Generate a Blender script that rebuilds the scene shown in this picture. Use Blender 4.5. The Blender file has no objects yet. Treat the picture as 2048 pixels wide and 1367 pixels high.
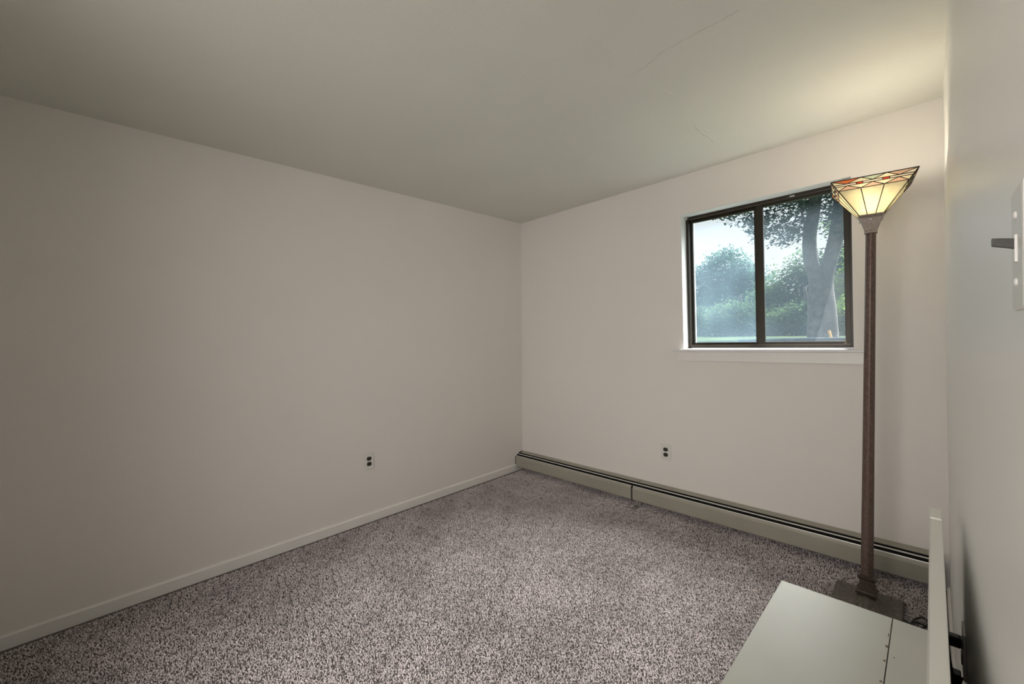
import bpy, bmesh, math, random
import numpy as np
from mathutils import Vector, Matrix

random.seed(7)
rng = np.random.default_rng(7)
sc = bpy.context.scene
C = sc.collection

# ------------------------------------------------------------------ camera
W_FAR, W_NEAR, H, D_NEAR = 2.957, 2.9735, 2.44, -3.55
F_PX = 826.26
yaw, pitch, roll = (math.radians(a) for a in (-45.507, -0.714, -1.598))
fwd = Vector((math.sin(yaw), math.cos(yaw), 0)); rgt = Vector((math.cos(yaw), -math.sin(yaw), 0)); up = Vector((0, 0, 1))
f2 = fwd * math.cos(pitch) + up * math.sin(pitch); u2 = up * math.cos(pitch) - fwd * math.sin(pitch)
r3 = rgt * math.cos(roll) + u2 * math.sin(roll); u3 = u2 * math.cos(roll) - rgt * math.sin(roll)
cd = bpy.data.cameras.new('camera'); cam = bpy.data.objects.new('camera', cd); C.objects.link(cam)
cam.matrix_world = Matrix(((r3.x, u3.x, -f2.x, 2.910), (r3.y, u3.y, -f2.y, -2.960), (r3.z, u3.z, -f2.z, 1.325), (0, 0, 0, 1)))
cd.sensor_fit = 'HORIZONTAL'; cd.sensor_width = 36.0; cd.lens = 36.0 * F_PX / 2048.0
cd.clip_start = 0.005; cd.clip_end = 200
sc.camera = cam

# ------------------------------------------------------------------ light, sky, exposure
SUN_E, SKY_E, BULB_E, HALL_FILL_E = 32.0, 0.95, 2.75, 28.0
vs = sc.view_settings
sc.display_settings.display_device = 'sRGB'
vs.view_transform = 'Standard'; vs.look = 'None'; vs.gamma = 1.0; vs.use_curve_mapping = False; vs.exposure = 0.0

wd = bpy.data.worlds.new('overcast_sky'); sc.world = wd; wd.use_nodes = True
nt = wd.node_tree; nt.nodes.clear()
wo = nt.nodes.new('ShaderNodeOutputWorld'); bg = nt.nodes.new('ShaderNodeBackground')
tc = nt.nodes.new('ShaderNodeTexCoord'); sp = nt.nodes.new('ShaderNodeSeparateXYZ'); cr = nt.nodes.new('ShaderNodeValToRGB')
nt.links.new(tc.outputs['Generated'], sp.inputs[0]); nt.links.new(sp.outputs['Z'], cr.inputs[0])
cr.color_ramp.elements[0].position = 0.0; cr.color_ramp.elements[0].color = (0.93, 0.96, 1.0, 1)
cr.color_ramp.elements[1].position = 1.0; cr.color_ramp.elements[1].color = (0.90, 0.96, 1.08, 1)
nt.links.new(cr.outputs[0], bg.inputs[0]); bg.inputs[1].default_value = SKY_E
nt.links.new(bg.outputs[0], wo.inputs[0])

sd = bpy.data.lights.new('sun', 'SUN'); so = bpy.data.objects.new('sun', sd); C.objects.link(so)
sd.energy = SUN_E; sd.angle = math.radians(45); sd.color = (1.0, 0.98, 0.97)
so.rotation_euler = Vector((-0.42, -1.15, -1.5)).to_track_quat('-Z', 'Y').to_euler()
so.location = (3, 4, 5)

hd = bpy.data.lights.new('hall_fill', 'AREA'); ho = bpy.data.objects.new('hall_fill', hd); C.objects.link(ho)  # fill light added in the unseen hall to brighten the room
hd.shape = 'RECTANGLE'; hd.size = 1.1; hd.size_y = 1.3; hd.energy = HALL_FILL_E; hd.color = (1.0, 0.96, 0.93)
ho.location = (2.30, -4.2, 1.40)
hd.spread = math.radians(140)
ho.rotation_euler = Vector((-0.40, 1.0, -0.22)).to_track_quat('-Z', 'Z').to_euler()

# ------------------------------------------------------------------ material helpers
def mat(name, col, rough=0.6, metal=0.0, noise=0.0, nscale=8.0, bump=0.0, bscale=200.0, bdist=0.001, spec=0.5, col2=None, detail=3.0):
    m = bpy.data.materials.new(name); m.use_nodes = True
    n = m.node_tree; b = n.nodes['Principled BSDF']
    b.inputs['Base Color'].default_value = (*col, 1); b.inputs['Roughness'].default_value = rough
    b.inputs['Metallic'].default_value = metal; b.inputs['Specular IOR Level'].default_value = spec
    t = n.nodes.new('ShaderNodeTexCoord')
    if noise > 0 or col2:
        x = n.nodes.new('ShaderNodeTexNoise'); x.inputs['Scale'].default_value = nscale; x.inputs['Detail'].default_value = detail
        n.links.new(t.outputs['Object'], x.inputs['Vector'])
        r = n.nodes.new('ShaderNodeValToRGB'); n.links.new(x.outputs['Fac'], r.inputs[0])
        c2 = col2 if col2 else tuple(c * (1 - noise) for c in col)
        r.color_ramp.elements[0].position = 0.35; r.color_ramp.elements[0].color = (*c2, 1)
        r.color_ramp.elements[1].position = 0.65; r.color_ramp.elements[1].color = (*col, 1)
        n.links.new(r.outputs[0], b.inputs['Base Color'])
    if bump > 0:
        x = n.nodes.new('ShaderNodeTexNoise'); x.inputs['Scale'].default_value = bscale; x.inputs['Detail'].default_value = 4
        n.links.new(t.outputs['Object'], x.inputs['Vector'])
        bp = n.nodes.new('ShaderNodeBump'); bp.inputs['Strength'].default_value = bump; bp.inputs['Distance'].default_value = bdist
        n.links.new(x.outputs['Fac'], bp.inputs['Height']); n.links.new(bp.outputs[0], b.inputs['Normal'])
    return m

M = {}
M['wall'] = mat('wall_paint', (0.78, 0.745, 0.70), 0.75, noise=0.02, nscale=1.3, bump=0.35, bscale=260, bdist=0.0012)
M['wall_r'] = mat('wall_paint_satin', (0.86, 0.85, 0.81), 0.36, noise=0.02, nscale=1.3, bump=0.25, bscale=220, bdist=0.001)
M['ceil'] = mat('ceiling_paint', (0.735, 0.73, 0.66), 0.85, noise=0.03, nscale=2, bump=0.6, bscale=180, bdist=0.0016)
M['trim'] = mat('trim_paint', (0.80, 0.78, 0.74), 0.4, noise=0.02, nscale=6)
M['reveal'] = mat('reveal_paint', (0.72, 0.72, 0.715), 0.45)
M['bronze'] = mat('bronze_aluminium', (0.026, 0.020, 0.012), 0.38, metal=0.35, noise=0.3, nscale=12)
M['bronze_hi'] = mat('bronze_aluminium_hi', (0.09, 0.078, 0.058), 0.35, metal=0.4)
M['heater'] = mat('heater_enamel', (0.36, 0.34, 0.28), 0.45, noise=0.08, nscale=5)
M['heater_dark'] = mat('heater_inside_shade', (0.012, 0.011, 0.008), 0.8)
M['heater_lip'] = mat('heater_pale_edge', (0.66, 0.65, 0.62), 0.35, metal=0.2)  # paler than the enamel, on the damper and rolled edges
M['plate'] = mat('outlet_plate', (0.71, 0.70, 0.65), 0.4)
M['socket'] = mat('brown_receptacle', (0.022, 0.018, 0.012), 0.35)
M['slot'] = mat('receptacle_slot', (0.10, 0.09, 0.07), 0.4)
M['screw'] = mat('plate_screw', (0.55, 0.53, 0.48), 0.35, metal=0.5)
M['lamp_metal'] = mat('lamp_painted_metal', (0.155, 0.105, 0.085), 0.42, metal=0.35, noise=0.35, nscale=90, bump=0.3, bscale=300)
M['ped'] = mat('lamp_pedestal_metal', (0.075, 0.055, 0.042), 0.4, metal=0.35, noise=0.3, nscale=90)
M['lamp_cup'] = mat('lamp_cup_metal', (0.30, 0.25, 0.21), 0.42, metal=0.4, noise=0.25, nscale=120, bump=0.3, bscale=300)
M['lamp_base'] = mat('lamp_base_metal', (0.155, 0.135, 0.115), 0.38, metal=0.4, noise=0.3, nscale=60, bump=0.2, bscale=300)
M['came'] = mat('lead_came', (0.03, 0.022, 0.012), 0.6)
M['white'] = mat('white_laminate', (0.58, 0.575, 0.52), 0.38, noise=0.06, nscale=3, bump=0.05, bscale=60)
M['edge'] = mat('laminate_edge', (0.70, 0.69, 0.65), 0.4)
M['rail'] = mat('bench_white_lifted', (0.84, 0.83, 0.77), 0.35)  # bench white lightened; missing light on the back is put into the colour
M['rust'] = mat('rust_stain', (0.16, 0.11, 0.06), 0.8)
M['dark'] = mat('black_plastic', (0.012, 0.012, 0.012), 0.4)
M['hinge'] = mat('dark_joint', (0.06, 0.055, 0.045), 0.7)
M['toggle'] = mat('brown_toggle', (0.028, 0.024, 0.016), 0.4, noise=0.3, nscale=300)
M['metal'] = mat('bracket_metal', (0.45, 0.44, 0.42), 0.4, metal=0.7)
M['crack'] = mat('ceiling_crack', (0.50, 0.48, 0.42), 0.9)
M['crack_l'] = mat('ceiling_patch', (0.80, 0.79, 0.73), 0.9)
M['bark'] = mat('tree_bark', (0.14, 0.125, 0.125), 0.9, noise=0.45, nscale=6, bump=0.8, bscale=25, bdist=0.03)
M['grass'] = mat('lawn', (0.06, 0.085, 0.045), 0.95, noise=0.5, nscale=3, spec=0.0)
M['siding'] = mat('pale_siding', (0.25, 0.29, 0.31), 0.8)
M['edging'] = mat('black_edging', (0.03, 0.04, 0.05), 0.7, noise=0.6, nscale=9, spec=0.1)
M['orange'] = mat('orange_marker', (0.75, 0.38, 0.10), 0.6)
M['hall'] = mat('hall_paint', (0.75, 0.72, 0.66), 0.8)

def leafmat(name, col, col2):
    m = bpy.data.materials.new(name); m.use_nodes = True; n = m.node_tree; n.nodes.clear()
    o = n.nodes.new('ShaderNodeOutputMaterial'); d = n.nodes.new('ShaderNodeBsdfDiffuse'); t = n.nodes.new('ShaderNodeBsdfTranslucent')
    mx = n.nodes.new('ShaderNodeMixShader'); mx.inputs[0].default_value = 0.45
    tcn = n.nodes.new('ShaderNodeTexCoord'); x = n.nodes.new('ShaderNodeTexNoise'); x.inputs['Scale'].default_value = 1.6; x.inputs['Detail'].default_value = 5
    n.links.new(tcn.outputs['Object'], x.inputs['Vector'])
    r = n.nodes.new('ShaderNodeValToRGB'); n.links.new(x.outputs['Fac'], r.inputs[0])
    r.color_ramp.elements[0].position = 0.4; r.color_ramp.elements[0].color = (*col, 1)
    r.color_ramp.elements[1].position = 0.6; r.color_ramp.elements[1].color = (*col2, 1)
    for s in (d, t): n.links.new(r.outputs[0], s.inputs[0])
    n.links.new(d.outputs[0], mx.inputs[1]); n.links.new(t.outputs[0], mx.inputs[2]); n.links.new(mx.outputs[0], o.inputs[0])
    return m
M['leaf_near'] = leafmat('maple_leaves', (0.028, 0.050, 0.050), (0.050, 0.088, 0.058))
M['leaf_round'] = leafmat('distant_leaves', (0.040, 0.085, 0.078), (0.062, 0.120, 0.088))
M['leaf_bg'] = leafmat('hedgerow_leaves', (0.048, 0.088, 0.045), (0.080, 0.130, 0.062))
M['leaf_lime'] = leafmat('lime_leaves', (0.11, 0.19, 0.035), (0.18, 0.29, 0.06))

def panemat(name, haze, tint):
    # clear glass with a film painting in haze and bluish reflection, denser in clouds
    m = bpy.data.materials.new(name); m.use_nodes = True; n = m.node_tree; n.nodes.clear()
    o = n.nodes.new('ShaderNodeOutputMaterial')
    tr = n.nodes.new('ShaderNodeBsdfTransparent'); tr.inputs[0].default_value = (0.96, 0.985, 0.975, 1)
    gl = n.nodes.new('ShaderNodeBsdfGlossy'); gl.inputs['Roughness'].default_value = 0.02
    tl = n.nodes.new('ShaderNodeBsdfTranslucent'); tl.inputs[0].default_value = (*tint, 1)
    a = n.nodes.new('ShaderNodeMixShader'); a.inputs[0].default_value = 0.005
    n.links.new(tr.outputs[0], a.inputs[1]); n.links.new(gl.outputs[0], a.inputs[2])
    tcn = n.nodes.new('ShaderNodeTexCoord'); x = n.nodes.new('ShaderNodeTexNoise'); x.inputs['Scale'].default_value = 3.2; x.inputs['Detail'].default_value = 1.5
    n.links.new(tcn.outputs['Object'], x.inputs['Vector'])
    mr = n.nodes.new('ShaderNodeMapRange'); mr.inputs[1].default_value = 0.35; mr.inputs[2].default_value = 0.7
    mr.inputs[3].default_value = haze * 0.55; mr.inputs[4].default_value = haze
    n.links.new(x.outputs['Fac'], mr.inputs[0])
    b = n.nodes.new('ShaderNodeMixShader'); n.links.new(mr.outputs[0], b.inputs[0])
    n.links.new(a.outputs[0], b.inputs[1]); n.links.new(tl.outputs[0], b.inputs[2]); n.links.new(b.outputs[0], o.inputs[0])
    return m
M['pane_l'] = panemat('sheen_glass_left', 0.055, (0.55, 0.78, 0.95))
M['pane_r'] = panemat('sheen_glass_right', 0.034, (0.60, 0.78, 0.92))

def artglass(name, col):
    m = bpy.data.materials.new(name); m.use_nodes = True; n = m.node_tree; n.nodes.clear()
    o = n.nodes.new('ShaderNodeOutputMaterial')
    tl = n.nodes.new('ShaderNodeBsdfTranslucent'); df = n.nodes.new('ShaderNodeBsdfDiffuse'); gl = n.nodes.new('ShaderNodeBsdfGlossy'); gl.inputs['Roughness'].default_value = 0.15
    tcn = n.nodes.new('ShaderNodeTexCoord'); x = n.nodes.new('ShaderNodeTexNoise'); x.inputs['Scale'].default_value = 22; x.inputs['Detail'].default_value = 3
    n.links.new(tcn.outputs['Object'], x.inputs['Vector'])
    r = n.nodes.new('ShaderNodeValToRGB'); n.links.new(x.outputs['Fac'], r.inputs[0])
    r.color_ramp.elements[0].position = 0.35; r.color_ramp.elements[0].color = (*[c * 0.86 for c in col], 1)
    r.color_ramp.elements[1].position = 0.65; r.color_ramp.elements[1].color = (*col, 1)
    n.links.new(r.outputs[0], tl.inputs[0]); n.links.new(r.outputs[0], df.inputs[0])
    a = n.nodes.new('ShaderNodeMixShader'); a.inputs[0].default_value = 0.42
    n.links.new(tl.outputs[0], a.inputs[1]); n.links.new(df.outputs[0], a.inputs[2])
    b = n.nodes.new('ShaderNodeMixShader'); b.inputs[0].default_value = 0.04
    n.links.new(a.outputs[0], b.inputs[1]); n.links.new(gl.outputs[0], b.inputs[2]); n.links.new(b.outputs[0], o.inputs[0])
    return m
G_CREAM = artglass('cream_art_glass', (0.70, 0.66, 0.50)); G_PALE = artglass('pale_art_glass', (0.88, 0.83, 0.70))
G_BAND = artglass('band_art_glass', (0.92, 0.87, 0.68)); G_GREEN = artglass('green_art_glass', (0.72, 0.76, 0.62)); G_ORANGE = artglass('orange_art_glass', (0.85, 0.40, 0.18))
G_RED = artglass('red_art_glass', (0.85, 0.22, 0.08)); G_PINK = artglass('pink_art_glass', (0.84, 0.66, 0.52))

# carpet
mc = bpy.data.materials.new('carpet_yarn'); mc.use_nodes = True; n = mc.node_tree; b = n.nodes['Principled BSDF']
b.inputs['Roughness'].default_value = 0.95; b.inputs['Specular IOR Level'].default_value = 0.1
g = n.nodes.new('ShaderNodeNewGeometry'); oi = n.nodes.new('ShaderNodeObjectInfo')
att = n.nodes.new('ShaderNodeAttribute'); att.attribute_name = 'shade'
rr = n.nodes.new('ShaderNodeValToRGB'); n.links.new(att.outputs['Fac'], rr.inputs[0])
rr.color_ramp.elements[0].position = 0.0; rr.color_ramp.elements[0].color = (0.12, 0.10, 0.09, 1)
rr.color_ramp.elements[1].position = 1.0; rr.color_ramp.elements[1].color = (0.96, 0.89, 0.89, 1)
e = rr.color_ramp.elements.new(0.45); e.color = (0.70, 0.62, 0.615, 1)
nz_ = n.nodes.new('ShaderNodeTexNoise'); nz_.inputs['Scale'].default_value = 2.6; nz_.inputs['Detail'].default_value = 5; nz_.inputs['Roughness'].default_value = .65
n.links.new(g.outputs['Position'], nz_.inputs['Vector'])
mr_ = n.nodes.new('ShaderNodeMapRange'); mr_.inputs[1].default_value = .35; mr_.inputs[2].default_value = .65; mr_.inputs[3].default_value = .76; mr_.inputs[4].default_value = 1.04
n.links.new(nz_.outputs['Fac'], mr_.inputs[0])
vm_ = n.nodes.new('ShaderNodeVectorMath'); vm_.operation = 'SCALE'; n.links.new(rr.outputs[0], vm_.inputs[0]); n.links.new(mr_.outputs[0], vm_.inputs['Scale'])
n.links.new(vm_.outputs[0], b.inputs['Base Color'])
M['carpet'] = mc
M['carpet_back'] = mat('carpet_backing', (0.17, 0.145, 0.14), 0.95, noise=0.4, nscale=250)

# ------------------------------------------------------------------ mesh helpers
class MB:
    def __init__(s): s.v = []; s.f = []
    def add(s, vs_, fs):
        o = len(s.v); s.v += [tuple(v) for v in vs_]; s.f += [tuple(i + o for i in f) for f in fs]; return s
    def box(s, x0, y0, z0, x1, y1, z1):
        return s.add([(x0,y0,z0),(x1,y0,z0),(x1,y1,z0),(x0,y1,z0),(x0,y0,z1),(x1,y0,z1),(x1,y1,z1),(x0,y1,z1)],
                     [(3,2,1,0),(4,5,6,7),(0,1,5,4),(1,2,6,5),(2,3,7,6),(3,0,4,7)])
    def prism_x(s, prof, x0, x1):   # prof: (y,z) closed loop
        k = len(prof); v = [(x0, y, z) for y, z in prof] + [(x1, y, z) for y, z in prof]
        return s.add(v, [tuple(range(k)), tuple(range(2*k-1, k-1, -1))] + [(i, i+k, (i+1) % k + k, (i+1) % k) for i in range(k)])
    def tube(s, pts, r, n=8, cap=True, radii=None):
        pts = [Vector(p) for p in pts]; o = len(s.v); prev = None
        for i, p in enumerate(pts):
            t = (pts[min(i+1, len(pts)-1)] - pts[max(i-1, 0)]).normalized()
            a = prev if prev is not None else (Vector((0,0,1)) if abs(t.z) < 0.9 else Vector((1,0,0)))
            a = (a - t * a.dot(t)).normalized(); prev = a; bb = t.cross(a)
            ri = radii[i] if radii else r
            for j in range(n):
                q = p + (a * math.cos(2*math.pi*j/n) + bb * math.sin(2*math.pi*j/n)) * ri; s.v.append(tuple(q))
        for i in range(len(pts)-1):
            for j in range(n):
                s.f.append((o+i*n+j, o+i*n+(j+1) % n, o+(i+1)*n+(j+1) % n, o+(i+1)*n+j))
        if cap:
            s.f.append(tuple(o+j for j in range(n))[::-1]); s.f.append(tuple(o+(len(pts)-1)*n+j for j in range(n)))
        return s
    def sqloft(s, rings):           # rings: (half_size, z) square frustum stack
        o = len(s.v)
        for h, z in rings: s.v += [(-h,-h,z),(h,-h,z),(h,h,z),(-h,h,z)]
        for i in range(len(rings)-1):
            for j in range(4): s.f.append((o+i*4+j, o+i*4+(j+1) % 4, o+(i+1)*4+(j+1) % 4, o+(i+1)*4+j))
        s.f.append((o+3,o+2,o+1,o)); k = o+(len(rings)-1)*4; s.f.append((k,k+1,k+2,k+3)); return s
    def build(s, name, m, parent=None, bevel=0.0, smooth=False, seg=2):
        me = bpy.data.meshes.new(name); me.from_pydata(s.v, [], s.f); me.update()
        bm = bmesh.new(); bm.from_mesh(me); bmesh.ops.recalc_face_normals(bm, faces=bm.faces)
        if bevel > 0:
            bmesh.ops.bevel(bm, geom=bm.edges[:], offset=bevel, segments=seg, affect='EDGES', profile=0.6)
        bm.to_mesh(me); bm.free()
        if smooth:
            for p in me.polygons: p.use_smooth = True
            try: me.set_sharp_from_angle(angle=math.radians(40))
            except Exception: pass
        me.materials.append(m); o = bpy.data.objects.new(name, me); C.objects.link(o)
        if parent: o.parent = parent
        return o
def tag(o, label=None, cat=None, group=None, kind=None):
    if label: o['label'] = label
    if cat: o['category'] = cat
    if group: o['group'] = group
    if kind: o['kind'] = kind
    return o
def empty(name, loc=(0,0,0), rot=(0,0,0)):
    o = bpy.data.objects.new(name, None); o.location = loc; o.rotation_euler = rot; o.empty_display_size = 0.1; C.objects.link(o); return o
def catmull(pts, n=8):
    pts = [Vector(p) for p in pts]; P = [pts[0]] + pts + [pts[-1]]; out = []
    for i in range(1, len(P)-2):
        for k in range(n):
            t = k/n; p0, p1, p2, p3 = P[i-1], P[i], P[i+1], P[i+2]
            out.append(0.5*((2*p1)+(p2-p0)*t+(2*p0-5*p1+4*p2-p3)*t*t+(3*p1-p0-3*p2+p3)*t*t*t))
    out.append(pts[-1]); return out

# ------------------------------------------------------------------ room shell
LEAN = 0.070
tag(MB().add([(0,0.25,0),(0,D_NEAR-.15,0),(LEAN,D_NEAR-.15,H),(LEAN,0.25,H),(-.15,0.25,0),(-.15,D_NEAR-.15,0),(-.15,D_NEAR-.15,H),(-.15,0.25,H)],
     [(0,1,2,3),(7,6,5,4),(0,4,5,1),(3,2,6,7),(0,3,7,4),(1,5,6,2)]).build('wall_left', M['wall']), 'off-white painted wall, plain, running along the left side of the room', kind='structure')

WX0, WX1, WZ0, WZ1, WT = 1.652, 2.607, 1.203, 2.162, 0.25
b_ = MB()
b_.box(-.15, 0, 0, WX0, WT, H); b_.box(WX1, 0, 0, W_FAR+.2, WT, H); b_.box(WX0, 0, 0, WX1, WT, WZ0); b_.box(WX0, 0, WZ1, WX1, WT, H)
tag(b_.build('wall_far', M['wall']), 'off-white painted end wall that holds the window', kind='structure')

# right wall: a gently wavy sheet, as plaster seen at a grazing angle
def wr_x(y, z):
    t = max(0, min(1, y / -2.4))**2.2; base = W_FAR + (W_NEAR - W_FAR) * t
    w = 0.0016*math.sin(1.9*z+0.5)*math.sin(3.0*y) + 0.0008*math.sin(5.1*z-1.0+2*y)
    return base + w
ny, nz = 90, 60; vv = []; ff = []
for i in range(ny+1):
    for j in range(nz+1):
        y = 0.05 + (D_NEAR-0.2)*i/ny; z = H*j/nz; vv.append((wr_x(y, z), y, z))
for i in range(ny):
    for j in range(nz):
        a = i*(nz+1)+j; ff.append((a, a+1, a+nz+2, a+nz+1))
o_ = len(vv)
for (y, z) in ((0.05,0),(0.05,H),(D_NEAR-.15,H),(D_NEAR-.15,0)): vv.append((W_NEAR+.15, y, z))
A0, A1, A2, A3 = 0, nz, ny*(nz+1)+nz, ny*(nz+1)
ff += [(o_,o_+3,o_+2,o_+1), (A0,A1,o_+1,o_), (A3,A2,o_+2,o_+3), (A0,A3,o_+3,o_), (A1,A2,o_+2,o_+1)]
tag(MB().add(vv, ff).build('wall_right', M['wall_r'], smooth=True), 'pale painted wall with a satin sheen close to the camera on the right', kind='structure')

DX0, DX1, DZ = 1.50, 2.88, 2.05  # unseen doorway, widened to let the hall fill light in
b_ = MB(); b_.box(-.15, D_NEAR-.12, 0, DX0, D_NEAR, H); b_.box(DX1, D_NEAR-.12, 0, W_NEAR+.15, D_NEAR, H); b_.box(DX0, D_NEAR-.12, DZ, DX1, D_NEAR, H)
tag(b_.build('wall_near', M['wall']), kind='structure')
b_ = MB(); b_.box(1.2, -5.1, 0, 1.3, D_NEAR-.12, H); b_.box(3.6, -5.1, 0, 3.7, D_NEAR-.12, H); b_.box(1.2, -5.2, 0, 3.7, -5.1, H); b_.box(1.2,-5.2,H,3.7,D_NEAR-.12,H+.1)
tag(b_.build('wall_hall', M['hall']), kind='structure')

tag(MB().box(-.15, D_NEAR-.12, H, 3.12, WT, H+.1).build('ceiling', M['ceil']), 'lightly textured off-white ceiling with hairline cracks', kind='structure')
ceil = bpy.data.objects['ceiling']
def crack(pts, w, m, name='crack'):
    P = [Vector((x, y, H)) for x, y in pts]; out = []
    for i in range(len(P)-1):
        for k in range(10):
            t = k/10; q = P[i].lerp(P[i+1], t); out.append(q + Vector((random.uniform(-1,1)*.005, random.uniform(-1,1)*.005, 0)))
    out.append(P[-1])
    mb = MB()
    mb.tube(out, w, n=5, radii=[w*random.uniform(.35, 1.2) for _ in out])
    o = mb.build(name, m, ceil); return o
crack([(1.99,-1.306),(2.09,-1.318),(2.182,-1.352),(2.317,-1.354),(2.452,-1.352)], 0.0011, M['crack'])
crack([(2.02,-.662),(2.01,-.56),(2.015,-.481),(2.018,-.37)], 0.0011, M['crack'])
crack([(2.035,-.60),(2.03,-.50),(2.04,-.42)], 0.0015, M['crack_l'], 'plaster_ridge')
crack([(2.047,-1.106),(2.062,-1.07),(2.065,-1.027)], 0.0015, M['crack_l'], 'plaster_ridge')

fl = tag(MB().box(-.15, -5.2, -.12, 3.7, WT, 0.0).build('floor', M['carpet_back']), 'floor under the taupe grey carpet', kind='structure')

# carpet pile: one tuft patch repeated over the floor by geometry nodes
PS = 0.22
def tuft_patch():
    N = 2500
    v = np.zeros((N*7, 3)); f = []; sh = np.zeros(N*7)
    cx = rng.uniform(-PS/2, PS/2, N); cy = rng.uniform(-PS/2, PS/2, N)
    # clumped lean direction
    an = rng.uniform(0, 2*np.pi, N) ; L = rng.uniform(0.008, 0.015, N); w = rng.uniform(0.0011, 0.0019, N); lean = rng.uniform(0.3, 1.25, N)
    tw = rng.uniform(-1.3, 1.3, N); s0 = rng.uniform(0, 1, N)
    for i in range(N):
        p = np.array([cx[i], cy[i], 0.0]); a = an[i]; px, py = -np.sin(a)*w[i], np.cos(a)*w[i]
        for k in range(3):
            wk = (1.0, 1.15, 0.9)[k]
            v[i*7+2*k] = (p[0]-px*wk, p[1]-py*wk, p[2]); v[i*7+2*k+1] = (p[0]+px*wk, p[1]+py*wk, p[2]+.0004)
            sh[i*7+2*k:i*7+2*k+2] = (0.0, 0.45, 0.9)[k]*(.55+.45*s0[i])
            l = L[i]/3; st = lean[i]*(0.35+0.5*k)
            a2 = a + tw[i]*k*0.5
            p = p + np.array([np.cos(a2)*math.sin(st)*l, np.sin(a2)*math.sin(st)*l, max(0.15, math.cos(st))*l])
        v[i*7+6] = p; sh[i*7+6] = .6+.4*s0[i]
        q = i*7; f += [(q,q+1,q+3,q+2),(q+2,q+3,q+5,q+4),(q+4,q+5,q+6)]
    me = bpy.data.meshes.new('carpet_pile'); me.from_pydata(v.tolist(), [], f); me.update()
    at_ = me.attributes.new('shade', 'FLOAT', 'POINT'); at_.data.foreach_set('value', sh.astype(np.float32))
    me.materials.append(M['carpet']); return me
cp = bpy.data.objects.new('carpet_pile', tuft_patch()); C.objects.link(cp)
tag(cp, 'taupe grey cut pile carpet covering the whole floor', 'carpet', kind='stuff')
ng = bpy.data.node_groups.new('carpet_scatter', 'GeometryNodeTree')
ng.interface.new_socket('Geometry', in_out='INPUT', socket_type='NodeSocketGeometry'); ng.interface.new_socket('Geometry', in_out='OUTPUT', socket_type='NodeSocketGeometry')
gi = ng.nodes.new('NodeGroupInput'); go = ng.nodes.new('NodeGroupOutput')
grid = ng.nodes.new('GeometryNodeMeshGrid'); gx, gy = 2.94, 3.60
nx_, ny_ = int(gx/PS+.5), int(gy/PS+.5)
grid.inputs['Size X'].default_value = PS*(nx_-1); grid.inputs['Size Y'].default_value = PS*(ny_-1); grid.inputs['Vertices X'].default_value = nx_; grid.inputs['Vertices Y'].default_value = ny_
tf = ng.nodes.new('GeometryNodeTransform'); tf.inputs['Translation'].default_value = (1.478, -1.76, 0.0)
iop = ng.nodes.new('GeometryNodeInstanceOnPoints'); rv = ng.nodes.new('FunctionNodeRandomValue'); rv.data_type = 'INT'
rv.inputs[4].default_value = 0; rv.inputs[5].default_value = 3
mth = ng.nodes.new('ShaderNodeMath'); mth.operation = 'MULTIPLY'; mth.inputs[1].default_value = math.pi/2
cb = ng.nodes.new('ShaderNodeCombineXYZ')
ng.links.new(grid.outputs['Mesh'], tf.inputs['Geometry']); ng.links.new(tf.outputs[0], iop.inputs['Points']); ng.links.new(gi.outputs[0], iop.inputs['Instance'])
ng.links.new(rv.outputs[2], mth.inputs[0]); ng.links.new(mth.outputs[0], cb.inputs['Z']); ng.links.new(cb.outputs[0], iop.inputs['Rotation'])
ng.links.new(iop.outputs[0], go.inputs[0])
md = cp.modifiers.new('scatter', 'NODES'); md.node_group = ng

# baseboards
def bb_profile(t, h): return [(0,0),(-t,0),(-t,h-.008),(-t*.55,h),(0,h)]
mb = MB(); pr_ = [(0.0,0.0),(0.013,0.0),(0.013,0.058),(0.007,0.066),(0.0,0.066)]
k = len(pr_); v = [(x+LEAN*z/H, -0.002, z) for x, z in pr_] + [(x+LEAN*z/H, D_NEAR, z) for x, z in pr_]
mb.add(v, [tuple(range(k)), tuple(range(2*k-1, k-1, -1))] + [(i, i+k, (i+1) % k + k, (i+1) % k) for i in range(k)])
tag(mb.build('baseboard_left', M['trim']), 'low white painted baseboard along the left wall', kind='structure')
mb = MB(); v = [(W_FAR-x+.002, -0.11, z) for x, z in pr_] + [(W_NEAR-x+.004, D_NEAR, z) for x, z in pr_]
mb.add(v, [tuple(range(k)), tuple(range(2*k-1, k-1, -1))] + [(i, i+k, (i+1) % k + k, (i+1) % k) for i in range(k)])
tag(mb.build('baseboard_right', M['trim']), 'low white baseboard along the right wall behind the bench', kind='structure')

# ------------------------------------------------------------------ window
win = tag(empty('window_1', (WX0, 0, WZ0)), 'small sliding window with a dark bronze metal frame', kind='structure')
def wpart(mb, name, m, bevel=0.0, label=None, parent=win):
    o = mb.build(name, m, parent, bevel=bevel)
    if parent is win: o.location = (-WX0, 0, -WZ0)
    if label: o['label'] = label
    return o
# white lining of the reveal
mb = MB(); t = .004
mb.box(WX0, .001, WZ0, WX0+t, .088, WZ1); mb.box(WX1-t, .001, WZ0, WX1, .088, WZ1); mb.box(WX0+t, .001, WZ1-t, WX1-t, .088, WZ1)
wpart(mb, 'reveal_lining', M['reveal'])
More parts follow.
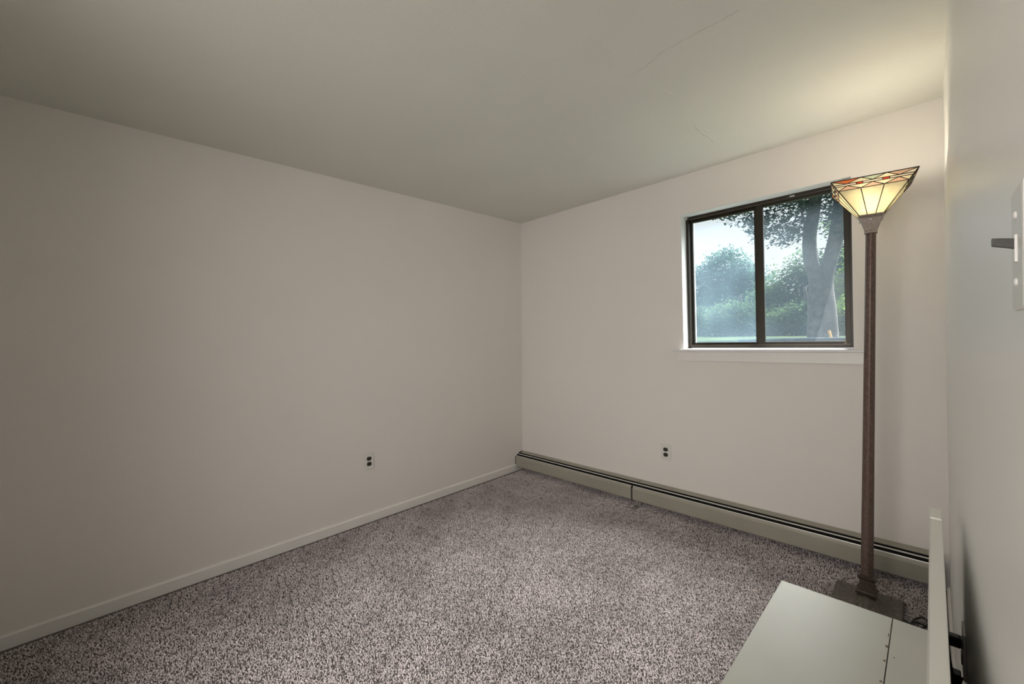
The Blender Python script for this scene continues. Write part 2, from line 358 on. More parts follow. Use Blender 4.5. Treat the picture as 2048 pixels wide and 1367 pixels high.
# outer frame
fy0, fy1 = .085, .165
mb = MB()
mb.box(WX0+.002, fy0, WZ0+.004, WX0+.022, fy1, WZ1-.004); mb.box(WX1-.024, fy0, WZ0+.004, WX1-.002, fy1, WZ1-.004)
mb.box(WX0+.022, fy0, WZ0+.004, WX1-.024, fy1, WZ0+.022); mb.box(WX0+.022, fy0, WZ1-.022, WX1-.024, fy1, WZ1-.004)
wpart(mb, 'frame', M['bronze'], .0015)
mb = MB()   # thin track ribs in lighter bronze, their highlight put into the colour
mb.box(WX0+.022, fy0+.004, WZ0+.022, WX1-.024, fy0+.007, WZ0+.027); mb.box(WX0+.022, fy0+.004, WZ1-.027, WX1-.024, fy0+.007, WZ1-.022)
mb.box(WX0+.022, .128, WZ0+.022, WX1-.024, .131, WZ0+.030)
wpart(mb, 'track', M['bronze_hi'])
def sash(x0, x1, z0, z1, y0, y1, w, wr, wb, wt, name, lab):
    m_ = MB(); m_.box(x0, y0, z0, x0+w, y1, z1); m_.box(x1-wr, y0, z0, x1, y1, z1); m_.box(x0+w, y0, z0, x1-wr, y1, z0+wb); m_.box(x0+w, y0, z1-wt, x1-wr, y1, z1)
    return wpart(m_, name, M['bronze'], .002, lab)
s1 = sash(WX0+.020, 2.128, WZ0+.020, WZ1-.020, .128, .150, .014, .040, .022, .022, 'sash', 'fixed left sash of the window')
s2 = sash(2.108, WX1-.020, WZ0+.022, WZ1-.024, .098, .118, .040, .030, .022, .020, 'sash', 'sliding right sash of the window')
def pane(x0, x1, z0, z1, y, m, par, lab):
    o = MB().box(x0, y, z0, x1, y+.003, z1).build('pane', m, par); o['label'] = lab; return o
pane(WX0+.033, 2.09, WZ0+.041, WZ1-.041, .138, M['pane_l'], s1, 'hazy window pane with a bluish sheen')
pane(2.147, WX1-.049, WZ0+.043, WZ1-.043, .107, M['pane_r'], s2, 'clearer window pane')
m_ = MB(); m_.box(WX1-.052, .092, WZ0+.03, WX1-.046, .098, WZ0+.062); m_.box(WX1-.058, .094, WZ0+.028, WX1-.042, .098, WZ0+.034)
wpart(m_, 'latch', M['bronze_hi'])
m_ = MB(); m_.box(2.30, .080, WZ1-.022, 2.325, .086, WZ1-.014); wpart(m_, 'clip', M['metal'])
m_ = MB(); m_.box(WX0+.004, .058, WZ1-.014, WX0+.026, .086, WZ1-.006); m_.box(WX0+.006, .058, WZ1-.03, WX0+.024, .060, WZ1-.014); m_.box(WX0+.004, .06, WZ1-.006, WX0+.030, .075, WZ1-.003)
wpart(m_, 'blind_bracket', M['metal'], .001, 'small metal blind bracket left in the corner of the reveal')
m_ = MB(); m_.box(WX1-.030, .010, WZ1-.016, WX1-.004, .040, WZ1-.006); m_.box(WX1-.085, .012, WZ1-.008, WX1-.03, .03, WZ1-.004)
wpart(m_, 'blind_bracket', M['metal'], .001)
m_ = MB(); m_.box(1.583, -.030, 1.186, 2.672, .088, WZ0+.0005)
wpart(m_, 'sill', M['reveal'], .004)
m_ = MB(); m_.box(1.607, -.014, 1.120, 2.650, -.001, 1.186)
wpart(m_, 'apron', M['trim'], .003)

# ------------------------------------------------------------------ baseboard heater
ht = tag(empty('baseboard_heater', (1.45, -.05, 0)), 'long cream enamelled metal baseboard heater below the window', 'heater')
def hpart(mb, name, m, bevel=0, label=None, parent=None):
    o = mb.build(name, m, parent or ht, bevel=bevel)
    if parent is None: o.location = (-1.45, .05, 0)
    if label: o['label'] = label
    return o
HX0, HX1, SX = 0.008, 2.928, 1.272
for a, b in ((HX0+.010, 1.300), (1.303, HX1)):
    m_ = MB(); m_.prism_x([(-.002,.035),(-.002,.181),(-.010,.181),(-.043,.172),(-.043,.169),(-.010,.177),(-.006,.174),(-.006,.035)], a, b); hpart(m_, 'back_plate', M['heater'])
m_ = MB(); m_.box(HX0+.003, -.0865, .052, HX1-.004, -.0065, .140); m_.box(HX0+.003, -.0105, .140, HX1-.004, -.0065, .1745); hpart(m_, 'fin_block', M['heater_dark'])  # dark back liner added; the slot's shade is put into the colour
m_ = MB(); m_.prism_x([(-.0615,.1650),(-.0695,.1620),(-.0695,.1605),(-.0615,.1635)], HX0-.002, HX1); hpart(m_, 'damper', M['heater_lip'])
for a, b in ((HX0, SX-.008), (SX+.006, HX1)):
    m_ = MB(); m_.prism_x([(-.088,.150),(-.0905,.1505),(-.0925,.147),(-.098,.136),(-.1035,.130),(-.1035,.050),(-.0975,.044),(-.092,.044),(-.092,.047),(-.099,.052),(-.099,.130),(-.094,.134),(-.089,.146)], a, b)
    fp = hpart(m_, 'front_panel', M['heater'])
    m_ = MB(); m_.prism_x([(-.087,.1500),(-.0912,.1515),(-.0930,.1475),(-.0915,.1465)], a, b); m_.build('rolled_edge', M['heater_lip'], fp)
m_ = MB(); m_.box(SX-.008, -.099, .04, SX+.006, -.088, .140)
hpart(m_, 'splice_gap', M['heater_dark'])
m_ = MB(); [m_.box(SX-.005, -.1005, .056+.017*i, SX-.001, -.098, .064+.017*i) for i in range(5)]; hpart(m_, 'clip_teeth', M['metal'])
m_ = MB(); m_.box(1.262, -.185, .008, 1.345, -.176, .0105); m_.box(1.30, -.176, .008, 1.345, -.10, .0105); m_.box(1.335, -.105, .008, 1.345, -.100, .045); m_.box(1.26, -.187, .006, 1.30, -.172, .012)
hpart(m_, 'support_foot', M['metal'], 0, 'thin metal support foot lying on the carpet')
m_ = MB(); m_.prism_x([(-.004,.03),(-.004,.182),(-.05,.172),(-.092,.149),(-.105,.135),(-.105,.048),(-.098,.03)], HX0-.005, HX0+.001); hpart(m_, 'end_cap', M['heater_dark'])
m_ = MB(); m_.prism_x([(-.004,.03),(-.004,.182),(-.05,.172),(-.092,.149),(-.105,.135),(-.105,.048),(-.098,.03)], HX1, HX1+.004); hpart(m_, 'end_cap', M['heater'])

# ------------------------------------------------------------------ outlets and switch
def outlet(loc, rz, label):
    r_ = tag(empty('wall_outlet', loc, (0, 0, rz)), label, 'outlet', 'duplex outlets')
    MB().box(-.038, -.006, -.060, .038, 0, .060).build('cover_plate', M['plate'], r_, bevel=.0025)
    for s in (1, -1):
        pts = []
        for i in range(20):
            a = 2*math.pi*i/20; x = .0175*math.cos(a); z = max(-.0135, min(.0135, .0175*math.sin(a))); pts.append((x, z + s*.0195))
        k = len(pts); v = [(x, -.0085, z) for x, z in pts] + [(x, -.004, z) for x, z in pts]
        rc = MB().add(v, [tuple(range(k)), tuple(range(2*k-1, k-1, -1))] + [(i, i+k, (i+1) % k+k, (i+1) % k) for i in range(k)]).build('receptacle', M['socket'], r_)
        q = MB(); q.box(-.0072, -.0088, s*.0195-.001, -.0052, -.0084, s*.0195+.008); q.box(.0052, -.0088, s*.0195, .0072, -.0084, s*.0195+.007); q.box(-.002, -.0088, s*.0195-.009, .002, -.0084, s*.0195-.005)
        q.build('slots', M['slot'], rc)
    MB().tube([(0,-.0075,0),(0,-.005,0)], .0032, 10).build('screw', M['screw'], r_)
    return r_
outlet((LEAN*.447/H, -1.615, .447), math.pi/2, 'white plate outlet with brown receptacles low on the left wall')
outlet((1.506, 0, .434), 0, 'white plate outlet with brown receptacles above the heater under the window')
outlet((wr_x(-1.38,.47), -1.38, .47), -math.pi/2, 'outlet seen edge on behind the bench with a black plug in it')

SWY = -2.362
sw = tag(empty('light_switch', (2.9725, SWY, 1.393), (0, 0, -math.pi/2)), 'pale light switch plate with dark brown toggle, seen edge on at the right', 'light switch')
MB().box(-.0355, -.0075, -.0565, .0355, 0, .0565).build('cover_plate', M['plate'], sw, bevel=.003)
for s in (1, -1): MB().tube([(0,-.0096,s*.0305),(0,-.0088,s*.0305),(0,-.007,s*.0305)], .0036, 12, radii=[.002,.0036,.0036]).build('screw', M['trim'], sw)
MB().box(-.0052, -.0092, -.0125, .0052, -.007, .0125).build('toggle_bezel', M['trim'], sw, bevel=.0006)
v = []
for x, h, z in ((-.007, .0048, .004), (-.015, .0042, .0062), (-.0225, .0036, .0080)):
    v += [(-.0026, x, z-h), (.0026, x, z-h), (.0026, x, z+h), (-.0026, x, z+h)]
MB().add(v, [(3,2,1,0),(8,9,10,11)] + [(i*4+j, i*4+(j+1)%4, (i+1)*4+(j+1)%4, (i+1)*4+j) for i in (0,1) for j in range(4)]).build('toggle', M['toggle'], sw, bevel=.0006)

# ------------------------------------------------------------------ white storage bench along the right wall
bn = tag(empty('storage_bench', (2.72, -1.90, 0)), 'white laminate storage bench with a thin upright back against the right wall', 'bench')
BY0, BY1, BZ = -2.50, -1.301, .45
def bpart(mb, name, m, bevel=0.0, label=None):
    o = mb.build(name, m, bn, bevel=bevel); o.location = (-2.72, 1.90, 0)
    if label: o['label'] = label
    return o
bpart(MB().box(2.532, BY0, BZ-.018, 2.8165, BY1, BZ), 'lid', M['white'], .0015)
bpart(MB().box(2.8185, BY0, BZ-.018, 2.8980, BY1, BZ), 'hinge_strip', M['white'], .0012)
bpart(MB().box(2.81, BY0+.01, BZ-.024, 2.826, BY1-.004, BZ-.006), 'joint', M['hinge'])
bpart(MB().box(2.545, BY0+.01, .06, 2.561, BY1-.015, BZ-.019), 'front_panel', M['white'], .001)
for y in (BY0+.010, BY1-.026): bpart(MB().box(2.562, y, .02, 2.895, y+.016, BZ-.019), 'side_panel', M['white'], .001)
bpart(MB().box(2.562, BY0+.03, .06, 2.895, BY1-.03, .074), 'bottom_panel', M['white'])
for x in (2.57, 2.86):
    for y in (BY0+.03, BY1-.07): bpart(MB().box(x, y, .0, x+.035, y+.035, .06), 'foot', M['white'], .002)
bpart(MB().box(2.8995, BY0, .04, 2.9235, -1.3765, .800), 'back_panel', M['rail'], .0022)
bpart(MB().box(2.8990, BY0, .7980, 2.9003, -1.375, .8004), 'edge_band', M['edge'])
bpart(MB().box(2.8990, -1.373, .02, 2.9240, -1.290, .8035), 'back_post', M['rail'], .0040)
m_ = MB()
for x, y, sx, sy in [(2.8135,-1.46,.004,.006),(2.813,-1.53,.003,.006),(2.8175,-1.345,.002,.004),(2.830,-1.50,.002,.002),(2.812,-1.62,.003,.004),(2.8135,-1.40,.0015,.01)]:
    k = 9; pts = [(x+sx*math.cos(2*math.pi*i/k)*random.uniform(.6,1.1), y+sy*math.sin(2*math.pi*i/k)*random.uniform(.6,1.1)) for i in range(k)]
    o = len(m_.v); m_.v += [(a, b, BZ+.0001) for a, b in pts] + [(a, b, BZ+.0006) for a, b in pts]
    m_.f += [tuple(o+k+i for i in range(k))] + [(o+i, o+(i+1)%k, o+k+(i+1)%k, o+k+i) for i in range(k)]
bpart(m_, 'chip', M['rust'])['kind'] = 'stuff'

# ------------------------------------------------------------------ torchiere floor lamp
LX, LY = 2.678, -.42
lamp = tag(empty('floor_lamp', (LX, LY, .006)), 'tall brown metal torchiere floor lamp with a square stained glass shade', 'floor lamp')
lamp.rotation_euler = (math.radians(.45), math.radians(1.25), 0)
# base: square plate with rounded corners, a sweeping mound and raised flutes
bm = bmesh.new(); NB = 44; hs = .1285
def base_h(x, y):
    r = max(abs(x), abs(y)); rr_ = math.hypot(x, y)
    h = .016 + .046*math.exp(-((rr_-.02)/.042)**2 if rr_ > .02 else 0)
    a = math.atan2(y, x); flute = abs(math.sin(a*10 + 5*rr_))
    k = max(0, min(1, (rr_-.045)/.02))*max(0, min(1, (.118-r)/.015))
    h -= .0085*k*(1 - flute**.35)
    if r > .122: h -= .006*((r-.122)/.0065)
    return h
gridv = [[None]*(NB+1) for _ in range(NB+1)]
sm = [(-hs + 2*hs*i/NB) for i in range(NB+1)]
NB2 = 110; sm = [(-hs + 2*hs*i/NB2) for i in range(NB2+1)]; gridv = [[None]*(NB2+1) for _ in range(NB2+1)]
def rc(x, y):
    c = .016; ax, ay = abs(x), abs(y)
    if ax > hs-c and ay > hs-c:
        dx, dy = ax-(hs-c), ay-(hs-c); m2 = max(dx, dy); l = math.hypot(dx, dy)
        if l > 0: s_ = m2/l; dx *= s_; dy *= s_
        return (math.copysign(hs-c+dx, x), math.copysign(hs-c+dy, y))
    return (x, y)
for i, x in enumerate(sm):
    for j, y in enumerate(sm):
        X, Y = rc(x, y); gridv[i][j] = bm.verts.new((X, Y, base_h(X, Y)))
for i in range(NB2):
    for j in range(NB2): bm.faces.new((gridv[i][j], gridv[i+1][j], gridv[i+1][j+1], gridv[i][j+1]))
border = [e for e in bm.edges if e.is_boundary]
ret = bmesh.ops.extrude_edge_only(bm, edges=border)
for g_ in ret['geom']:
    if isinstance(g_, bmesh.types.BMVert): g_.co.z = 0.0
bmesh.ops.recalc_face_normals(bm, faces=bm.faces)
me = bpy.data.meshes.new('base'); bm.to_mesh(me); bm.free(); me.materials.append(M['lamp_base'])
for p in me.polygons: p.use_smooth = True
bo = bpy.data.objects.new('base', me); C.objects.link(bo); bo.parent = lamp
ped = MB().sqloft([(.034,.050),(.034,.062),(.040,.064),(.040,.071),(.034,.073),(.0325,.076),(.0255,.128),(.031,.131),(.031,.136),(.034,.139),(.034,.145),(.026,.147),(.022,.150)]).build('pedestal', M['lamp_metal'], lamp, bevel=.0008, seg=1); ped.data.materials[0] = M['ped']
# fluted pole, slightly tapering
m_ = MB(); N = 40; zs = [.145 + (1.757-.145)*i/10 for i in range(11)]
for z in zs:
    r0 = .0235 - (.0235-.0188)*(z-.145)/(1.61)
    for j in range(N):
        rr2 = r0*(1 if j % 5 < 3 else .955); a = 2*math.pi*j/N; m_.v.append((rr2*math.cos(a), rr2*math.sin(a), z))
for i in range(10):
    for j in range(N): m_.f.append((i*N+j, i*N+(j+1) % N, (i+1)*N+(j+1) % N, (i+1)*N+j))
m_.f += [tuple(range(N))[::-1], tuple(10*N+j for j in range(N))]
m_.build('pole', M['lamp_metal'], lamp, smooth=True)
cup = MB().sqloft([(.0200,1.748),(.0235,1.750),(.0235,1.757),(.0215,1.760),(.0385,1.816),(.0400,1.818),(.0465,1.828),(.0455,1.831),(.036,1.829)]).build('cup', M['lamp_cup'], lamp, bevel=.0006, seg=1)
cup.rotation_euler.z = math.radians(4)
for a in range(4):
    m_ = MB(); m_.tube([(0,-.0425,1.806),(0,-.0405,1.806),(0,-.030,1.806)], .0045, 12, radii=[.003,.0050,.0050])
    th = m_.build('thumb_screw', M['metal'], lamp, smooth=True); th.rotation_euler.z = math.radians(4) + a*math.pi/2

shade = empty('shade'); shade.parent = lamp; shade.location = (0, 0, 0); shade.rotation_euler.z = math.radians(6.5)
ZB, ZT, HB, HT = 1.829, 1.976, .0425, .1435
def face_pt(k, u, v, off=0.0):      # k side, u 0..1 along the side, v 0 at the rim .. 1 at the cup
    h = HT + (HB-HT)*v; z = ZT + (ZB-ZT)*v; x = -h + 2*h*u; y = -h - off*.82
    zz = z - off*.57; a = k*math.pi/2
    return Vector((x*math.cos(a)-y*math.sin(a), x*math.sin(a)+y*math.cos(a), zz))
V1, V2, V3 = .105, .155, .265
top_b = [.0, .17, .36, .50, .655, .82, 1.0]; low_b = [.0, .165, .335, .50, .665, .83, 1.0]
top_m = [G_ORANGE, G_CREAM, G_GREEN, G_CREAM, G_PINK, G_PALE]
def pcs():
    out = []
    # upper strip zigzag: vertices alternate rim (v=0) and V1
    Z = [(top_b[i], 0.0 if i % 2 == 0 else V1) for i in range(7)]
    out.append(([(0,0),(top_b[2],0),(top_b[1],V1)], G_ORANGE)); out.append(([(top_b[2],0),(top_b[4],0),(top_b[3],V1)], G_GREEN)); out.append(([(top_b[4],0),(1,0),(top_b[5],V1)], G_PINK))
    out.append(([(0,0),(top_b[1],V1),(0,V1)], G_BAND)); out.append(([(top_b[1],V1),(top_b[2],0),(top_b[3],V1)], G_BAND)); out.append(([(top_b[3],V1),(top_b[4],0),(top_b[5],V1)], G_BAND)); out.append(([(top_b[5],V1),(1,0),(1,V1)], G_PALE))
    for a, b, m in ((0,.29,G_PALE),(.29,.375,G_RED),(.375,.625,G_PALE),(.625,.71,G_RED),(.71,1,G_PALE)): out.append(([(a,V1),(b,V1),(b,V2),(a,V2)], m))
    L = low_b
    out.append(([(0,V3),(L[1],V2),(0,V2)], G_BAND)); out.append(([(0,V3),(L[2],V3),(L[1],V2)], G_PINK)); out.append(([(L[1],V2),(L[3],V2),(L[2],V3)], G_BAND))
    out.append(([(L[2],V3),(L[4],V3),(L[3],V2)], G_PINK)); out.append(([(L[3],V2),(L[5],V2),(L[4],V3)], G_BAND)); out.append(([(L[4],V3),(1,V3),(L[5],V2)], G_PINK)); out.append(([(L[5],V2),(1,V2),(1,V3)], G_BAND))
    for a, b in ((0,1/3),(1/3,2/3),(2/3,1)): out.append(([(a,V3),(b,V3),(b,1),(a,1)], G_CREAM))
    return out
lines = [((0,V1),(1,V1)),((0,V2),(1,V2)),((0,V3),(1,V3)),((1/3,V3),(1/3,1)),((2/3,V3),(2/3,1)),((.29,V1),(.29,V2)),((.375,V1),(.375,V2)),((.625,V1),(.625,V2)),((.71,V1),(.71,V2))]
lines += [((top_b[i],0 if i%2==0 else V1),(top_b[i+1],V1 if i%2==0 else 0)) for i in range(6)]
lines += [((low_b[i],V3 if i%2==0 else V2),(low_b[i+1],V2 if i%2==0 else V3)) for i in range(6)]
for k in range(4):
    for poly, m in pcs():
        cx_ = sum(p[0] for p in poly)/len(poly); cy_ = sum(p[1] for p in poly)/len(poly)
        P = [(p[0]+(cx_-p[0])*.01, p[1]+(cy_-p[1])*.01) for p in poly]
        n_ = len(P); v = [face_pt(k, a, b) for a, b in P] + [face_pt(k, a, b, -.0025) for a, b in P]
        MB().add(v, [tuple(range(n_)), tuple(range(2*n_-1, n_-1, -1))] + [(i, i+n_, (i+1) % n_+n_, (i+1) % n_) for i in range(n_)]).build('glass_pane', m, shade)
    m_ = MB()
    for a, b in lines: m_.tube([face_pt(k, *a, .0006), face_pt(k, *b, .0006)], .0016, 6)
    m_.tube([face_pt(k, 0, 0), face_pt(k, 1, 0)], .0020, 6); m_.tube([face_pt(k, 0, 1), face_pt(k, 1, 1)], .0020, 6); m_.tube([face_pt(k, 0, 0), face_pt(k, 0, 1)], .0019, 6)
    m_.build('lead_came', M['came'], shade)
# bulb and socket inside
MB().tube([(0,0,1.80),(0,0,1.855)], .014, 12).build('socket', M['dark'], lamp)
mbu = bpy.data.materials.new('glowing_bulb'); mbu.use_nodes = True; q_ = mbu.node_tree; q_.nodes.clear(); M['bulb'] = mbu
a_ = q_.nodes.new('ShaderNodeBsdfTransparent'); e_ = q_.nodes.new('ShaderNodeEmission'); e_.inputs[0].default_value = (1,.86,.66,1); e_.inputs[1].default_value = 12; x_ = q_.nodes.new('ShaderNodeAddShader'); o_ = q_.nodes.new('ShaderNodeOutputMaterial')
q_.links.new(a_.outputs[0], x_.inputs[0]); q_.links.new(e_.outputs[0], x_.inputs[1]); q_.links.new(x_.outputs[0], o_.inputs[0])
prof = [(.004,1.856),(.012,1.858),(.015,1.870),(.025,1.892),(.029,1.908),(.026,1.924),(.016,1.935),(.003,1.938)]
m_ = MB(); NN = 16
for r_, z in prof:
    for j in range(NN): m_.v.append((r_*math.cos(2*math.pi*j/NN), r_*math.sin(2*math.pi*j/NN), z))
for i in range(len(prof)-1):
    for j in range(NN): m_.f.append((i*NN+j, i*NN+(j+1)%NN, (i+1)*NN+(j+1)%NN, (i+1)*NN+j))
m_.f += [tuple(range(NN))[::-1], tuple((len(prof)-1)*NN+j for j in range(NN))]
m_.build('bulb', M['bulb'], lamp, smooth=True)
bl = bpy.data.lights.new('bulb_light', 'POINT'); bl.energy = BULB_E; bl.color = (1.0, .91, .78); bl.shadow_soft_size = .03
blo = bpy.data.objects.new('bulb_light', bl); C.objects.link(blo); blo.parent = lamp; blo.location = (0, 0, 1.925)
cord = [(.127,-.03,.010),(.150,-.055,.012),(.165,-.10,.008),(.185,-.125,.010),(.215,-.10,.012),(.235,-.06,.010),(.252,-.12,.012),(.262,-.30,.010),(.262,-.55,.010),(.255,-.75,.012),(.262,-.90,.05),(.258,-.985,.25),(.262,-.985,.38),(.268,-.983,.42)]
m_ = MB(); m_.tube(catmull(cord, 8), .0028, 7); m_.build('cord', M['dark'], lamp, smooth=True)
MB().box(.248, -.997, .400, .266, -.969, .430).build('plug', M['dark'], lamp, bevel=.003)

# black adapter plugged into the upper receptacle, and its cord
ad = tag(empty('power_adapter', (2.950, -1.38, .490)), 'black plug and looping cord in the outlet behind the bench', 'plug')
MB().box(-.0245, -.011, -.014, .004, .011, .014).build('plug_body', M['dark'], ad, bevel=.004)
c2 = [(-.0215,0,-.004),(-.0225,-.004,-.016),(-.018,-.02,-.04),(-.010,-.06,-.10),(-.012,-.10,-.20),(-.019,-.06,-.30),(-.020,.02,-.38),(-.014,.12,-.435),(-.012,.22,-.42),(-.018,.28,-.40),(-.019,.24,-.38),(-.019,.14,-.425),(-.022,.05,-.44)]
MB().tube(catmull(c2, 8), .0030, 7).build('cord', M['dark'], ad, smooth=True)

# extra loops of dark cord lying by the lamp base
m_ = MB(); m_.tube(catmull([(2.825,-.50,.014),(2.84,-.44,.022),(2.865,-.405,.026),(2.885,-.43,.024),(2.87,-.475,.020),(2.84,-.50,.018),(2.845,-.455,.022),(2.88,-.465,.026),(2.905,-.42,.022),(2.915,-.50,.016),(2.93,-.90,.012),(2.93,-1.2,.012)], 8), .0036, 8)
tag(m_.build('loose_cord', M['dark'], smooth=True), 'loops of thin dark cord lying on the carpet beside the lamp base', 'cord')

# ------------------------------------------------------------------ outside
GZ = 1.12
tag(MB().box(-60, WT+.3, GZ-.3, 60, 90, GZ).build('ground', M['grass']), 'lawn outside the window', kind='structure')
tag(MB().box(-3, WT, -.2, 6, WT+.03, WZ0-.02).build('wall_outside', M['siding']), kind='structure')

def leaves(centers, n, size, seed, flat=.5):
    """centers: (x,y,z, rx,ry,rz) clumps; leaves gathered in small sprays through each clump"""
    r = np.random.default_rng(seed); vol = np.array([c[3]*c[4]*c[5] for c in centers])**.67; vol = vol/vol.sum()
    V = []; Fc = []
    for c, w in zip(centers, vol):
        k = int(n*w); ns = max(4, k//14)
        d = r.normal(size=(ns, 3)); d /= np.linalg.norm(d, axis=1)[:, None]; rad = r.uniform(.35, 1.0, ns)**.5
        sp_ = d*rad[:, None]*np.array(c[3:6]) + np.array(c[:3])
        idx = r.integers(0, ns, k); pos = sp_[idx] + r.normal(size=(k, 3))*size*np.array([1.7, 1.7, .9])
        yaw_ = r.uniform(0, 2*np.pi, k); pt = r.uniform(-1.0, .4, k); rl = r.uniform(-.7, .7, k); sz = size*r.uniform(.6, 1.25, k)
        a = np.stack([np.cos(yaw_)*np.cos(pt), np.sin(yaw_)*np.cos(pt), np.sin(pt)], 1)
        bq = np.stack([-np.sin(yaw_), np.cos(yaw_), rl], 1); bq /= np.linalg.norm(bq, axis=1)[:, None]
        for i in range(k):
            o = len(V); L = sz[i]
            V += [pos[i]-a[i]*L*.5, pos[i]+bq[i]*L*.36, pos[i]+a[i]*L*.6, pos[i]-bq[i]*L*.36]; Fc.append((o,o+1,o+2,o+3))
    return [tuple(v) for v in V], Fc
def add_leaves(parent, centers, n, size, m, seed, origin):
    V, Fc = leaves([(c[0]-origin[0], c[1]-origin[1], c[2]-origin[2], *c[3:]) for c in centers], n, size, seed)
    me = bpy.data.meshes.new('foliage'); me.from_pydata(V, [], Fc); me.update(); me.materials.append(m)
    o = bpy.data.objects.new('foliage', me); C.objects.link(o); o.parent = parent; o['kind'] = 'stuff'; return o
def limb(mb, pts, r0, r1, n=12):
    P = catmull(pts, 5); mb.tube(P, r0, n, radii=[r0+(r1-r0)*i/(len(P)-1)*1.0 for i in range(len(P))])

# big double-trunked tree
O = (1.26, 7.92, GZ)
t1 = tag(empty('double_trunk_tree', O), 'large tree with two grey trunks rising from one base, behind the right pane', 'tree')
def loc(p, o): return tuple(a-b for a, b in zip(p, o))
m_ = MB(); limb(m_, [loc(p, O) for p in [(1.16,7.9,1.0),(1.17,7.9,1.7),(1.19,7.9,2.35),(1.10,7.9,2.75),(1.08,7.9,3.3),(1.19,7.9,4.1),(1.25,7.9,5.6),(1.2,7.8,7.0)]], .165, .10); m_.build('trunk', M['bark'], t1, smooth=True)
m_ = MB(); limb(m_, [loc(p, O) for p in [(1.40,7.96,1.0),(1.37,7.96,1.7),(1.33,7.95,2.3),(1.42,7.95,2.75),(1.54,7.95,3.3),(1.62,7.96,4.0),(1.75,8.0,5.4),(1.9,8.1,7.0)]], .150, .12); m_.build('trunk', M['bark'], t1, smooth=True)
m_ = MB()
for pts, r in [([(1.10,7.9,3.5),(.9,7.7,3.75),(.6,7.5,3.85)], .02), ([(1.15,7.9,3.9),(.7,7.6,4.2),(.2,7.2,4.3),(-.3,7.0,4.2)], .05), ([(1.6,7.96,3.9),(2.1,8.0,4.6),(2.8,8.1,5.2)], .06), ([(1.2,7.9,4.4),(1.5,7.5,5.1),(1.9,7.0,5.6)], .05), ([(1.10,7.9,3.1),(1.02,7.75,3.6),(.9,7.6,4.3)], .035)]:
    limb(m_, [loc(p, O) for p in pts], r, r*.35, 7)
m_.build('branches', M['bark'], t1, smooth=True)
add_leaves(t1, [(.60,7.5,3.72,.55,.6,.42),(.80,7.5,3.35,.28,.4,.28),(.35,7.3,3.55,.30,.4,.22),(.15,7.2,3.95,.55,.6,.28),(.95,7.6,3.70,.35,.4,.50),(1.45,7.6,3.85,.30,.4,.45),(1.75,7.9,3.55,.35,.4,.5),(.9,7.5,4.7,1.6,1.4,.65),(-.4,7.1,4.65,1.1,1.1,.45),(2.4,8,5.0,1.2,1.1,.8),(1.2,7.8,6.0,2.0,1.8,1.0)], 19000, .085, M['leaf_near'], 3, O)

# overhanging twig seen at the top of the left pane
O = (-.9, 5.4, GZ)
t2 = tag(empty('sapling', O), 'leafy twig tips hanging into the top of the left pane', 'tree')
m_ = MB(); limb(m_, [(-1.6,.3,0),(-1.55,.3,1.5),(-1.3,.2,3.0),(-.6,.2,3.3),(.4,.25,3.05),(1.1,.3,2.9)], .06, .012, 8); m_.build('trunk', M['bark'], t2, smooth=True)
add_leaves(t2, [(.24,5.64,3.60,.16,.12,.10),(.05,5.6,3.70,.30,.2,.05),(.45,5.65,3.72,.28,.2,.06),(-.9,5.6,4.2,1.1,.8,.35),(-2.2,5.6,4.1,.8,.7,.6)], 1500, .075, M['leaf_near'], 5, O)

# round tree far away behind the left pane
O = (-3.93, 17.95, GZ)
t3 = tag(empty('round_tree', O), 'broad rounded tree far off, filling the left pane', 'tree')
m_ = MB(); limb(m_, [(0,0,-.2),(0,0,1.0),(.1,0,2.6)], .26, .12); m_.build('trunk', M['bark'], t3, smooth=True)
add_leaves(t3, [(-3.9,18,3.9,1.0,1.0,1.25),(-4.6,17.8,3.5,.9,.9,1.1),(-3.2,18.1,3.5,.9,.9,1.0),(-3.8,17.6,2.5,1.5,1.2,1.0),(-4.9,17.7,2.2,.9,.9,.9),(-2.8,18.2,2.4,.8,.9,1.0)], 24000, .14, M['leaf_round'], 8, O)

# hedgerow trees behind the trunk
def bush(name, O, cs, n, size, m, seed, label, cat='tree', grp=None):
    b_ = tag(empty(name, O), label, cat, grp)
    q = MB(); limb(q, [(0,0,-.2),(.05,0,.8),(.0,.05,1.5)], .09, .04, 8); q.build('trunk', M['bark'], b_, smooth=True)
    add_leaves(b_, cs, n, size, m, seed, O); return b_
bush('leafy_tree', (-.3,14.6,GZ), [(-.55,14.6,2.9,.75,.7,.75),(-1.15,14.5,2.5,.6,.6,.6),(.0,14.6,3.4,.6,.6,.7),(-.4,14.5,1.9,1.1,.8,.8)], 8000, .12, M['leaf_bg'], 11, 'mid green tree left of the double trunk, sky showing through its leaves')
bush('leafy_tree', (1.0,14.9,GZ), [(.7,14.9,3.1,.7,.7,.9),(1.5,15,3.3,.8,.7,1.2),(.9,14.9,2.0,1.2,.8,.9),(1.3,15.0,4.8,.9,.8,.6)], 12000, .12, M['leaf_bg'], 12, 'mid green tree right behind the double trunk')
bush('shrub', (-1.9,13.2,GZ), [(-2.0,13.2,1.7,1.0,.7,.65),(-1.0,12.9,1.55,.8,.6,.5)], 8000, .10, M['leaf_bg'], 13, 'low dark shrub along the lawn behind the window mullion', 'shrub')
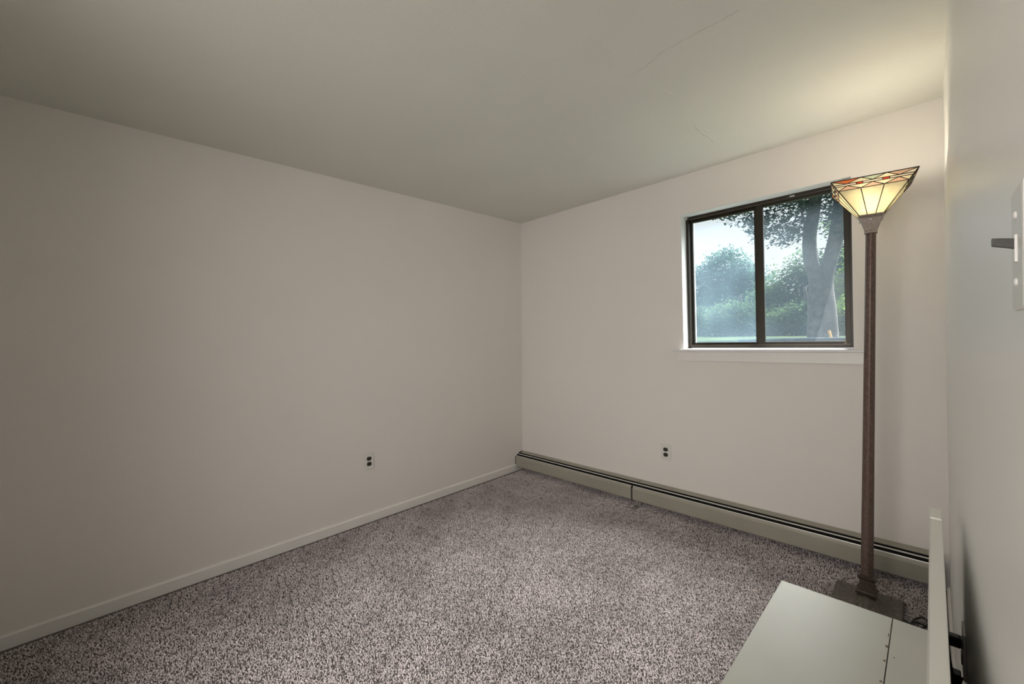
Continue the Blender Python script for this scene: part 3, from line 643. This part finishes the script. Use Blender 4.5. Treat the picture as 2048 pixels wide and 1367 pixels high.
bush('shrub', (.2,12.2,GZ), [(.3,12.2,1.6,.8,.6,.55),(-.35,12.3,1.5,.5,.5,.4)], 7000, .09, M['leaf_bg'], 14, 'low green shrub left of the double trunk base', 'shrub')
bush('lime_shrub', (1.35,10.9,GZ), [(1.30,10.9,1.55,.38,.4,.42),(1.7,10.9,1.7,.4,.4,.5)], 5000, .09, M['leaf_lime'], 15, 'bright yellow green shrub at the lower right of the window', 'shrub')
bush('lime_shrub', (1.2,13.2,GZ), [(1.05,13.2,2.3,.40,.5,.65),(1.7,13.2,2.8,.6,.6,1.0)], 7000, .11, M['leaf_lime'], 16, 'taller light green tree at the right edge of the window', 'tree')
bush('shrub', (-4.6,15.2,GZ), [(-4.4,15.2,1.7,1.3,.8,.7),(-2.9,15.0,1.6,1.0,.7,.6)], 9000, .11, M['leaf_bg'], 17, 'grey green shrubs low in the left pane before the round tree', 'shrub')
for i in range(1, 5):
    x = -19 + i*6.4
    bush('distant_tree', (x, 30, GZ), [(x,30,3.0,2.9,1.5,2.0),(x+1.2,30,2.2,2.6,1.4,1.6)], 2500, .32, M['leaf_round'], 20+i, 'dull green tree in the far row beyond the lawn', 'tree', 'far tree row')

sh = tag(empty('garden_shed', (-6.6, 20.4, GZ)), 'pale shed with a flat roofline at the left edge of the left pane', 'shed')
MB().box(-1.2,-.1,-.1,1.15,1.6,2.0).build('wall', M['siding'], sh); MB().box(-1.3,-.2,2.0,1.25,1.7,2.08).build('roof', M['edge'], sh)
m_ = MB(); m_.tube([(.9,3.70,GZ+.04),(1.6,3.85,GZ+.05),(2.5,4.0,GZ+.04),(3.4,4.1,GZ+.04)], .035, 10)
tag(m_.build('garden_edging', M['edging'], smooth=True), 'dark garden edging pipe just above the window sill outside', 'edging')
m_ = MB(); m_.box(-.02,-.02,0,.02,.02,.16); o = m_.build('marker_stake', M['orange'], bevel=.004); o.location = (1.49, 7.4, GZ); o.rotation_euler = (0, math.radians(-12), 0)
tag(o, 'small orange stake in the lawn right of the double trunk', 'stake')
